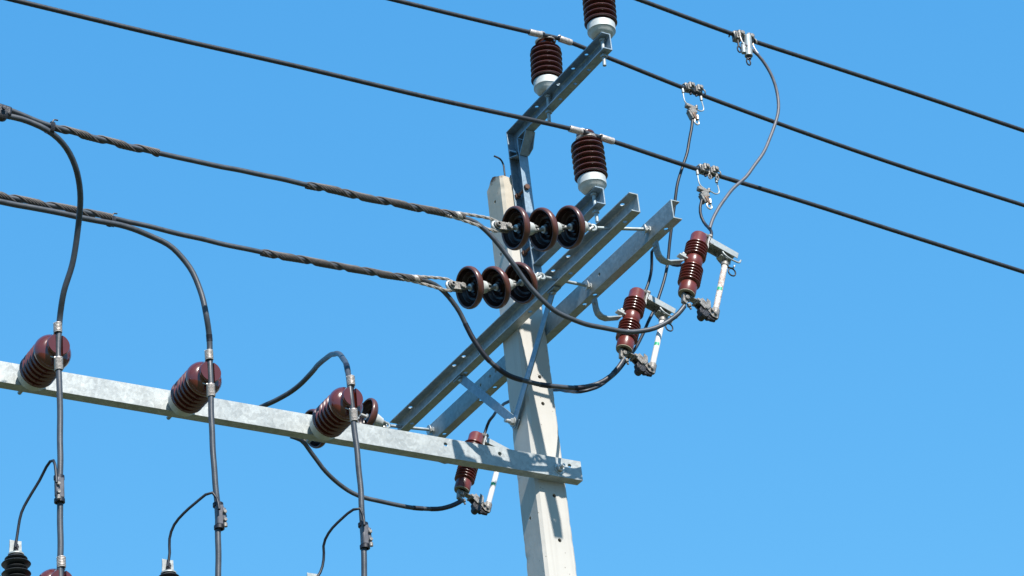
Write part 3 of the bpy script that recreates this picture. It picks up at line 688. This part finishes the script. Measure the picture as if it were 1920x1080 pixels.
def tapc(px, py, side, label, src=None):
    p = U(px, py, y=YG-.006)
    if src is not None:
        t = copy_tree(src); t.location = p + OFF; t['label'] = label; t.scale = (side, 1, 1); return t
    t = thing('tap_connector', label, 'connector', p, GK)
    MB().box((.003,-.006,0), (.034,.034,.100)).box((-.013,-.015,-.005), (.018,.024,.080)).build('body', M['thin'], t, bevel=.007)
    k = MB()
    for z in (-.028, .010): k.hexnut((-.012,-.026,z), (0,-1,0), .009, .011)
    k.cyl((-.012,-.03,-.045), (-.012,-.03,-.062), .009, 10); k.build('bolt', M['casting'], t)
    each([MB().lathe([(.016,-.008),(.023,-.008),(.023,.008),(.016,.008)], (.004,0,z), (0,0,1), 20) for z in (-.055, .053)], 'strap', M['tape'], t)
    return t
K1 = tapc(109.5, 917, 1, 'grey tap connector on the leftmost thick cable, on its left side')
K2 = tapc(411.5, 968, -1, 'grey tap connector on the second thick cable, with a small tail sticking out right', K1)
K3 = tapc(684, 1005, -1, 'grey tap connector on the third thick cable near the bottom edge', K1)
wt = thing('strap_tail', 'short dark strap end sticking out from the second tap connector', 'strap', U(413,955,y=YG-.01))
MB().tube(spline(pts_y([(411,950,YG-.01),(417,956,YG-.012),(421,962,YG-.014),(424,969,YG-.014)]), 5), .005, 6).build('strap', M['tape'], wt, sub=U(413,955,y=YG-.01))

# ------------------------------------------------------------------ fuse cutouts  (local frame: o = outward, y = world y, a = along the tilted insulator)
TL = R(20); AO = V(math.cos(TL),0,-math.sin(TL)); AA = V(math.sin(TL),0,math.cos(TL))
QC = Matrix((AO, V(0,1,0), AA)).transposed().to_quaternion()
GF = 'drop out fuse cutouts hanging from the far crossarm'
def cutout(loc, label):
    t = thing('fuse_cutout', label, 'fuse cutout', loc, GF, QC)
    L = .385
    p = [(.0,.07),(.022,.06),(.024,-.002),(.040,-.004),(.0435,.004),(.0435,.052)]
    def sheds(z0, z1, n_):
        o_ = [(.041, z0)]
        st = (z1-z0)/n_
        for i in range(n_):
            z = z0+i*st; o_ += [(.043,z+st*.05),(.052,z+st*.10),(.0555,z+st*.22),(.0555,z+st*.34),(.052,z+st*.50),(.0445,z+st*.80)]
        return o_
    p += sheds(.062, .170, 6) + [(.0415,.174),(.044,.178),(.044,.222),(.0415,.228)] + sheds(.230, .318, 5) + [(.0405,.322),(.0405,.370),(.036,.379),(.022,.383),(0,.384)]
    MB().lathe(p, seg=44).build('insulator_body', M['red_porcelain'], t, ang=50)
    MB().lathe([(.0225,.03),(.0225,-.004),(.041,-.006),(.0415,-.0035),(.028,.03)], seg=32).build('cement_rim', M['cement'], t)
    # mounting band and strap back up to the crossarm (crossarm side = -o)
    k = MB(); k.box((-.062,0,.198), (.05,.030,.008)); k.box((-.062,0,.210), (.022,.022,.016)); k.cyl((-.062,0,.19), (-.062,0,.226), .007, 8)
    k.build('clamp_band', M['galv'], t)
    inv = QC.to_matrix().inverted()
    # strap points are given in world offsets from the insulator foot, then turned into the tilted frame
    wps = [V(-.140,0,.262), V(-.137,0,.205), V(-.130,0,.180), V(-.112,0,.163), V(-.08,0,.158), V(-.0,0,.180)]
    q = [inv @ w_ for w_ in wps]; sb = MB(); poly = []
    for i, pt in enumerate(q):
        tn = ((q[min(i+1, len(q)-1)] - q[max(i-1, 0)])).normalized(); nn = V(-tn.z,0,tn.x); poly.append((pt+nn*.004, pt-nn*.004))
    for (a0,a1),(b0,b1) in zip(poly, poly[1:]):
        vs = [w_+V(0,sy,0) for sy in (-.021,.021) for w_ in (a0,a1,b1,b0)]
        sb.mesh(vs, [(0,1,2,3),(7,6,5,4),(0,4,5,1),(1,5,6,2),(2,6,7,3),(3,7,4,0)])
    sb.box(inv @ V(-.138,0,.235), (.016,.014,.014))
    sb.build('mounting_strap', M['galv_dull'], t, bevel=.001)
    # top contact arm: inverted channel
    ua = MB(); ua.prism([(-.034,.0),(.034,.0),(.034,-.034),(.030,-.034),(.030,-.004),(-.030,-.004),(-.030,-.034),(-.034,-.034)], (.052,0,.374), (.212,0,.374), (0,1,0), (0,0,1))
    ua.box((.047,0,.348), (.010,.050,.075))
    ua.build('top_arm', M['galv'], t, bevel=.0015)
    tcn = MB(); tcn.cyl((.060,-.012,.390), (.020,-.012,.390), .010, 8); tcn.hexnut((.052,-.012,.392), (0,0,1), .014, .012); tcn.hexnut((.050,.006,.392), (0,0,1), .011, .018)
    tcn.cyl((0,0,.383), (0,0,.393), .018, 12); tcn.box((.025,0,.39), (.06,.022,.006)); tcn.cyl((.052,0,.375), (.052,0,.412), .006, 8); tcn.build('top_terminal', M['casting'], t); tcn = MB().hexnut((.055,-.030,.345), (0,-1,0), .012, .010)
    tcn.build('bolt', M['bolt'], t)
    hk = MB(); tx = .168
    for sg in (-1, 1):
        hk.tube(spline([V(tx-.045,sg*.020,.372), V(tx-.038,sg*.026,.335), V(tx-.01,sg*.03,.318), V(tx+.035,sg*.030,.318), V(tx+.060,sg*.028,.326), V(tx+.066,sg*.027,.345)], 6), .0045, 7)
    hk.prism([(-.03,-.022),(.03,-.022),(.03,.022),(-.03,.022)], (tx-.012,0,.318), (tx-.012,0,.322), (1,0,0), (0,1,0))
    hk.build('guide_hook', M['galv'], t)
    tb = MB(); tb.lathe([(0,-.010),(.0150,-.010),(.0150,.300),(.0145,.305),(.0145,.318),(0,.318)], (tx,0,0), (-.00,0,1), 28)
    ft = tb.build('fuse_tube', M['fuse'], t)
    fe = MB(); fe.lathe([(0,.285),(.019,.285),(.019,.305),(.015,.310),(.013,.332),(.016,.336),(.016,.350),(0,.352)], (tx,0,0), (0,0,1), 24)
    fe.build('tube_cap', M['casting'], ft)
    rg = MB(); rc = V(tx+.045,0,.272); rg.tube([rc + V(math.cos(a)*.021,0,math.sin(a)*.021) for a in (2*math.pi*i/24 for i in range(24))], .0038, 7, closed=True)
    rg.tube([V(tx,0,.296), V(tx+.028,0,.286)], .0045, 7)
    rg.build('pull_ring', M['darkcast'], ft)
    mk = MB(); vs = [V(tx+.0156*math.cos(q), .0156*math.sin(q), z) for z in (.118, .137) for q in (R(185+i*14) for i in range(8))]
    mk.mesh(vs, [(i, i+1, i+9, i+8) for i in range(7)]).build('marker', M['green'], ft)
    # lower hinge
    lo = MB(); lo.box((.030,0,-.016), (.070,.036,.006)); lo.box((.075,0,-.010), (.045,.044,.010)); lo.box((.094,.021,-.022), (.06,.005,.038), Matrix.Rotation(R(25),3,'Y')); lo.box((.094,-.021,-.022), (.06,.005,.038), Matrix.Rotation(R(25),3,'Y'))
    lo.hexnut((.018,0,-.026), (0,0,1), .015, .014); lo.cyl((.018,0,-.038), (.018,0,-.008), .007, 8); lo.cyl((.060,-.03,-.018), (.060,.03,-.018), .008, 10)
    lo.tube(spline([V(.055,0,-.005), V(.095,0,.006), V(.13,0,-.006), V(.150,0,-.030)], 6), .008, 8)
    lo.build('lower_bracket', M['casting'], t, bevel=.0015)
    hg = MB(); hg.prism([(0,0),(.040,.004),(.052,-.03),(.040,-.062),(.012,-.068),(-.006,-.035)], (.083,-.016,-.022), (.083,.016,-.022), (1,0,0), (0,0,1))
    hg.cyl((.108,-.026,-.072), (.108,.026,-.072), .020, 16); hg.box((.128,0,-.062), (.045,.022,.016), Matrix.Rotation(R(15),3,'Y'))
    hg.build('hinge_block', M['darkcast'], t, bevel=.003)
    lv = MB(); lv.prism([(-.02,.035),(.0,.030),(.012,-.010),(.052,-.026),(.058,-.046),(.030,-.050),(-.002,-.030),(-.016,.0)], (.122,-.019,-.012), (.122,-.014,-.012), (1,0,0), (0,0,1))
    lv.prism([(-.02,.035),(.0,.030),(.012,-.010),(.052,-.026),(.058,-.046),(.030,-.050),(-.002,-.030),(-.016,.0)], (.122,.014,-.012), (.122,.019,-.012), (1,0,0), (0,0,1))
    lv.lathe([(0,-.050),(.020,-.050),(.022,-.044),(.022,-.004),(.019,.004),(0,.004)], (tx,0,0), (0,0,1), 18)
    lv.hexnut((.140,-.030,-.030), (0,1,0), .010, .010); lv.hexnut((.160,-.030,-.040), (0,1,0), .008, .010); lv.hexnut((.108,-.030,-.038), (0,1,0), .009, .010)
    lv.build('trunnion', M['casting'], t)
    bl = MB(); bl.cyl((.150,0,-.070), (.172,0,-.062), .012, 12); bl.cyl((.128,.0,-.082), (.150,0,-.070), .009, 10); bl.build('lower_bolt', M['darkcast'], t)
    cn = MB(); cn.prism([(-.02,0),(.02,0),(.012,-.055),(-.010,-.05)], (-.004,-.012,-.010), (-.004,.012,-.010), (1,0,0), (0,0,1))
    cn.cyl((.0,-.022,-.032), (.0,.022,-.032), .011, 12); cn.hexnut((.020,0,-.050), (.6,0,-.8), .012, .018); cn.cyl((.024,0,-.055), (.040,0,-.075), .006, 8)
    cn.build('line_terminal', M['casting'], t, bevel=.002)
    return t
CP = [U(1287.5,551,y=-1.07), U(1170.5,655,y=-.497), U(866,919,y=1.176)]
F1 = cutout(CP[0], 'red brown fuse cutout at the upper right with a worn flaking fuse tube')
F2 = copy_tree(F1); F2.location = CP[1] + OFF; F2['label'] = 'red brown fuse cutout crossed by a cable, just right of the pole'
F3 = copy_tree(F1); F3.location = CP[2] + OFF; F3['label'] = 'fuse cutout partly hidden behind the bright beam, left of the pole'
for o in bpy.data.objects:
    if o.parent == F1 and o.name.startswith('fuse_tube'):
        o.data = o.data.copy(); o.data.materials[0] = M['fuse_worn']; o['label'] = 'worn fuse tube with flaking coating'

# ------------------------------------------------------------------ thin tap leads from the line conductors to the cutouts
GH = 'thin tap leads between line conductors and cutouts'
wire('tap_lead', pts_y([(1396,84,-1.09),(1408,92,-1.09),(1424,106,-1.09),(1444,136,-1.09),(1457,172,-1.085),(1459,205,-1.085),(1450,244,-1.08),(1432,284,-1.08),(1404,324,-1.075),(1372,356,-1.07),(1350,386,-1.07),(1336,412,-1.07),(1331,428,-1.07)]), .0085, M['thin'], 'grey tap lead bowing out right from the highest conductor clamp to a cutout', 'cable', GH)
wire('tap_lead', pts_y([(1299,212,-.529),(1298,226,-.529),(1296,245,-.53),(1288,285,-.52),(1276,325,-.51),(1269,355,-.50),(1264,390,-.48),(1259,430,-.46),(1253,480,-.43),(1247,515,-.42),(1236,556,-.42),(1222,592,-.42),(1206,625,-.43),(1192,652,-.45),(1176,674,-.475),(1158,697,-.475),(1140,712,-.475),(1118,727,-.475),(1090,734,-.46),(1068,734,-.25),(1048,731,.0),(1020,734,.2),(985,745,.35),(952,753,.6),(938,765,.85),(925,779,1.05),(916,792,1.14),(911,806,1.17),(908,815,1.17)]), .0082, M['blacklead'], 'long tap lead running down behind the crossarm and round the pole to the lowest cutout', 'cable', GH)
wire('tap_lead', pts_y([(1317,372,-.812),(1313,388,-.812),(1314,404,-.812),(1320,418,-.82),(1329,428,-.86),(1334,437,-.90),(1330,455,-.90),(1308,480,-.86),(1280,497,-.80),(1262,497,-.75),(1248,489,-.70),(1236,477,-.64),(1227,468,-.58),(1222,472,-.54),(1222,490,-.52),(1221,508,-.51),(1216,530,-.50),(1212,541,-.50),(1209,549,-.50)]), .0078, M['blacklead'], 'short dark tap lead from lowest conductor clamp behind one cutout to the next', 'cable', GH)

# ------------------------------------------------------------------ hot line clamps on the conductors
def clamp_body(at, d, seed, n_=2, mt='casting'):
    rnd = random.Random(seed); mb = MB(); at = Vector(at); d = Vector(d).normalized(); s_ = V(0,1,0); u_ = d.cross(s_)
    Mx = Matrix((d, s_, u_*-1 if u_.z < 0 else u_)).transposed()
    L = lambda x, y, z: at + Mx @ V(x, y, z)
    for k_ in range(n_):
        x = (k_-(n_-1)/2)*.060
        mb.box(L(x,0,.004), (.040,.046,.040), Mx @ Matrix.Rotation(R(rnd.uniform(-14,14)),3,'Y'))
        mb.cyl(L(x,-.020,-.006), L(x,-.020,.032), .013, 12); mb.cyl(L(x-.012,-.018,.020), L(x+.030,-.018,.012), .011, 10)
        mb.hexnut(L(x+.010,-.028,.014), Mx @ V(0,-1,0), .013, .014)
        mb.hexnut(L(x-.014,.006,.026), Mx @ V(0,0,1), .012, .014)
    mb.tube([L(x, -.004+.018*math.cos(a), .018*math.sin(a)) for x, a in ((-.075+.0022*i, i*.55) for i in range(24))], .005, 6)
    mb.tube([L(x, -.004+.018*math.cos(a), .018*math.sin(a)) for x, a in ((.035+.0022*i, i*.55) for i in range(20))], .005, 6)
    return mb, L
def eye_screw(mb, a, drop, r=.013):
    a = Vector(a); mb.cyl(a, a+V(0,0,-drop), .0055, 8); c = a+V(0,0,-drop-r)
    mb.tube([c + V(math.cos(q)*r*.75, 0, math.sin(q)*r*1.25) for q in (2*math.pi*i/16 for i in range(16))], .0042, 6, closed=True)
GW = 'tap clamps bolted on the line conductors'
dW = (U(1500,100,y=-.93)-U(1300,37,y=-.93)).normalized()
def bail_clamp(at, d, label, widthpx=None, mt2='bronze', seed=1):
    at = Vector(at); t = thing('line_clamp', label, 'clamp', at, GW)
    mb, L = clamp_body(at, d, seed, 2); mb.build('body', M['casting'], t, sub=at, bevel=.003)
    k = MB(); k.cyl(L(-.018,0,-.01), L(-.018,0,-.036), .008, 8); k.cyl(L(.022,0,-.01), L(.022,0,-.036), .008, 8); k.build('bolt', M['darkcast'], t, sub=at)
    w2_ = .062; bl = MB(); a = at + Vector(d)*-.075; b = at + Vector(d)*.052
    lowz = -.135
    bl.tube(spline([a, a+V(0,0,-.03), V(a.x+.006,at.y,at.z-.105), V(at.x-.028,at.y,at.z-.128), V(at.x,at.y,at.z-.133), V(at.x+.028,at.y,at.z-.142), V(b.x+.004,at.y,at.z-.128), b+V(0,0,-.055), b], 6), .0038, 8)
    bl.cyl(a+V(.0,0,-.012), a+V(.001,0,-.040), .009, 10); bl.cyl(b+V(0,0,-.03), b+V(0,0,-.058), .009, 10)
    bl.build('bail', M['galv'], t, sub=at); t.scale = (.9,.9,.9)
    return t, L
tb, L = bail_clamp(U(1299,169,y=-.529), dW, 'clamp with wire bail on the middle conductor', seed=3)
tc_, L_ = bail_clamp(U(1327,322,y=-.812), dW, 'clamp with wire bail on the lowest of the three line conductors', seed=5)
k = MB(); at = U(1327,322,y=-.812)
eye_screw(k, at+V(-.006,-.02,-.010), .022); eye_screw(k, at+V(.045,-.02,-.015), .016, .012)
k.build('eye_screw', M['casting'], tc_, sub=at)
def hot_clamp(at, label, seed=1, mt='casting'):
    """small clamp hanging in the bail; its screw eye and the lead go out below"""
    at = Vector(at); t = thing('hot_line_clamp', label, 'clamp', at, 'small clamps hanging in the wire bails')
    q = MB(); Ry = Matrix.Rotation(R(-22),3,'Y')
    q.box(at+V(-.006,0,.008), (.066,.030,.020), Matrix.Rotation(R(12),3,'Y')); q.box(at+V(0,0,-.020), (.046,.034,.040), Ry); q.box(at+V(-.018,0,-.050), (.014,.032,.055), Ry)
    q.cyl(at+V(-.030,0,.004), at+V(-.030,0,.028), .010, 10); q.cyl(at+V(.026,-.01,-.002), at+V(.030,-.01,.024), .009, 10)
    q.build('jaw', M['casting'], t, sub=at, bevel=.003); t.scale = (.92,.92,.92)
    s_ = MB(); s_.box(at+V(.008,-.008,-.058), (.024,.022,.050), Ry); s_.build('screw', M['bronze'], t, sub=at, bevel=.004)
    e = MB(); e.tube([at+V(.014+math.cos(a)*.015, -.01, -.094+math.sin(a)*.018) for a in (2*math.pi*i/16 for i in range(16))], .0055, 7, closed=True); e.cyl(at+V(.024,-.012,-.05), at+V(.022,-.012,-.076), .009, 8)
    e.build('eye', M['bolt'], t, sub=at); return t
hot_clamp(U(1299,169,y=-.529)+V(-.028,0,-.127), 'small copper coloured clamp under the middle conductor', mt='darkcast')
hot_clamp(U(1327,322,y=-.812)+V(-.045,0,-.133), 'small pale clamp under the lowest of the three line conductors')
at = U(1392,74,y=-1.062); t = thing('line_clamp', 'clamp with a hanging grey cylinder on the highest conductor', 'clamp', at, GW)
mb, L = clamp_body(at, dW, 9, 2); mb.build('body', M['casting'], t, sub=at, bevel=.003)
k = MB(); k.cyl(at+V(.020,-.02,.012), at+V(.006,-.02,-.118), .021, 20); k.cyl(at+V(-.018,-.02,-.045), at+V(-.022,-.02,-.105), .013, 12); k.build('clamp_barrel', M['galv_dull'], t, sub=at)
k = MB(); eye_screw(k, at+V(-.040,-.01,-.02), .045, .015); eye_screw(k, at+V(-.002,-.02,-.118), .022, .016); k.cyl(at+V(.010,-.02,-.112), at+V(.008,-.02,-.135), .010, 10)
k.cyl(at+V(-.035,0,.025), at+V(-.035,0,.045), .007, 8); k.cyl(at+V(.006,0,.02), at+V(.006,0,.042), .007, 8); k.build('eye_screw', M['darkcast'], t, sub=at)
k = MB(); k.tube(spline([at+V(-.035,-.025,.01), at+V(-.03,-.03,-.04), at+V(-.012,-.03,-.075)], 6), .0038, 6)
k.tube(spline([at+V(.010,-.02,.012), at+V(.035,-.01,.018), at+V(.052,-.01,-.002), at+V(.055,-.015,-.045), at+V(.070,-.02,-.085)], 6), .0048, 7)
k.build('bail', M['tie'], t, sub=at)
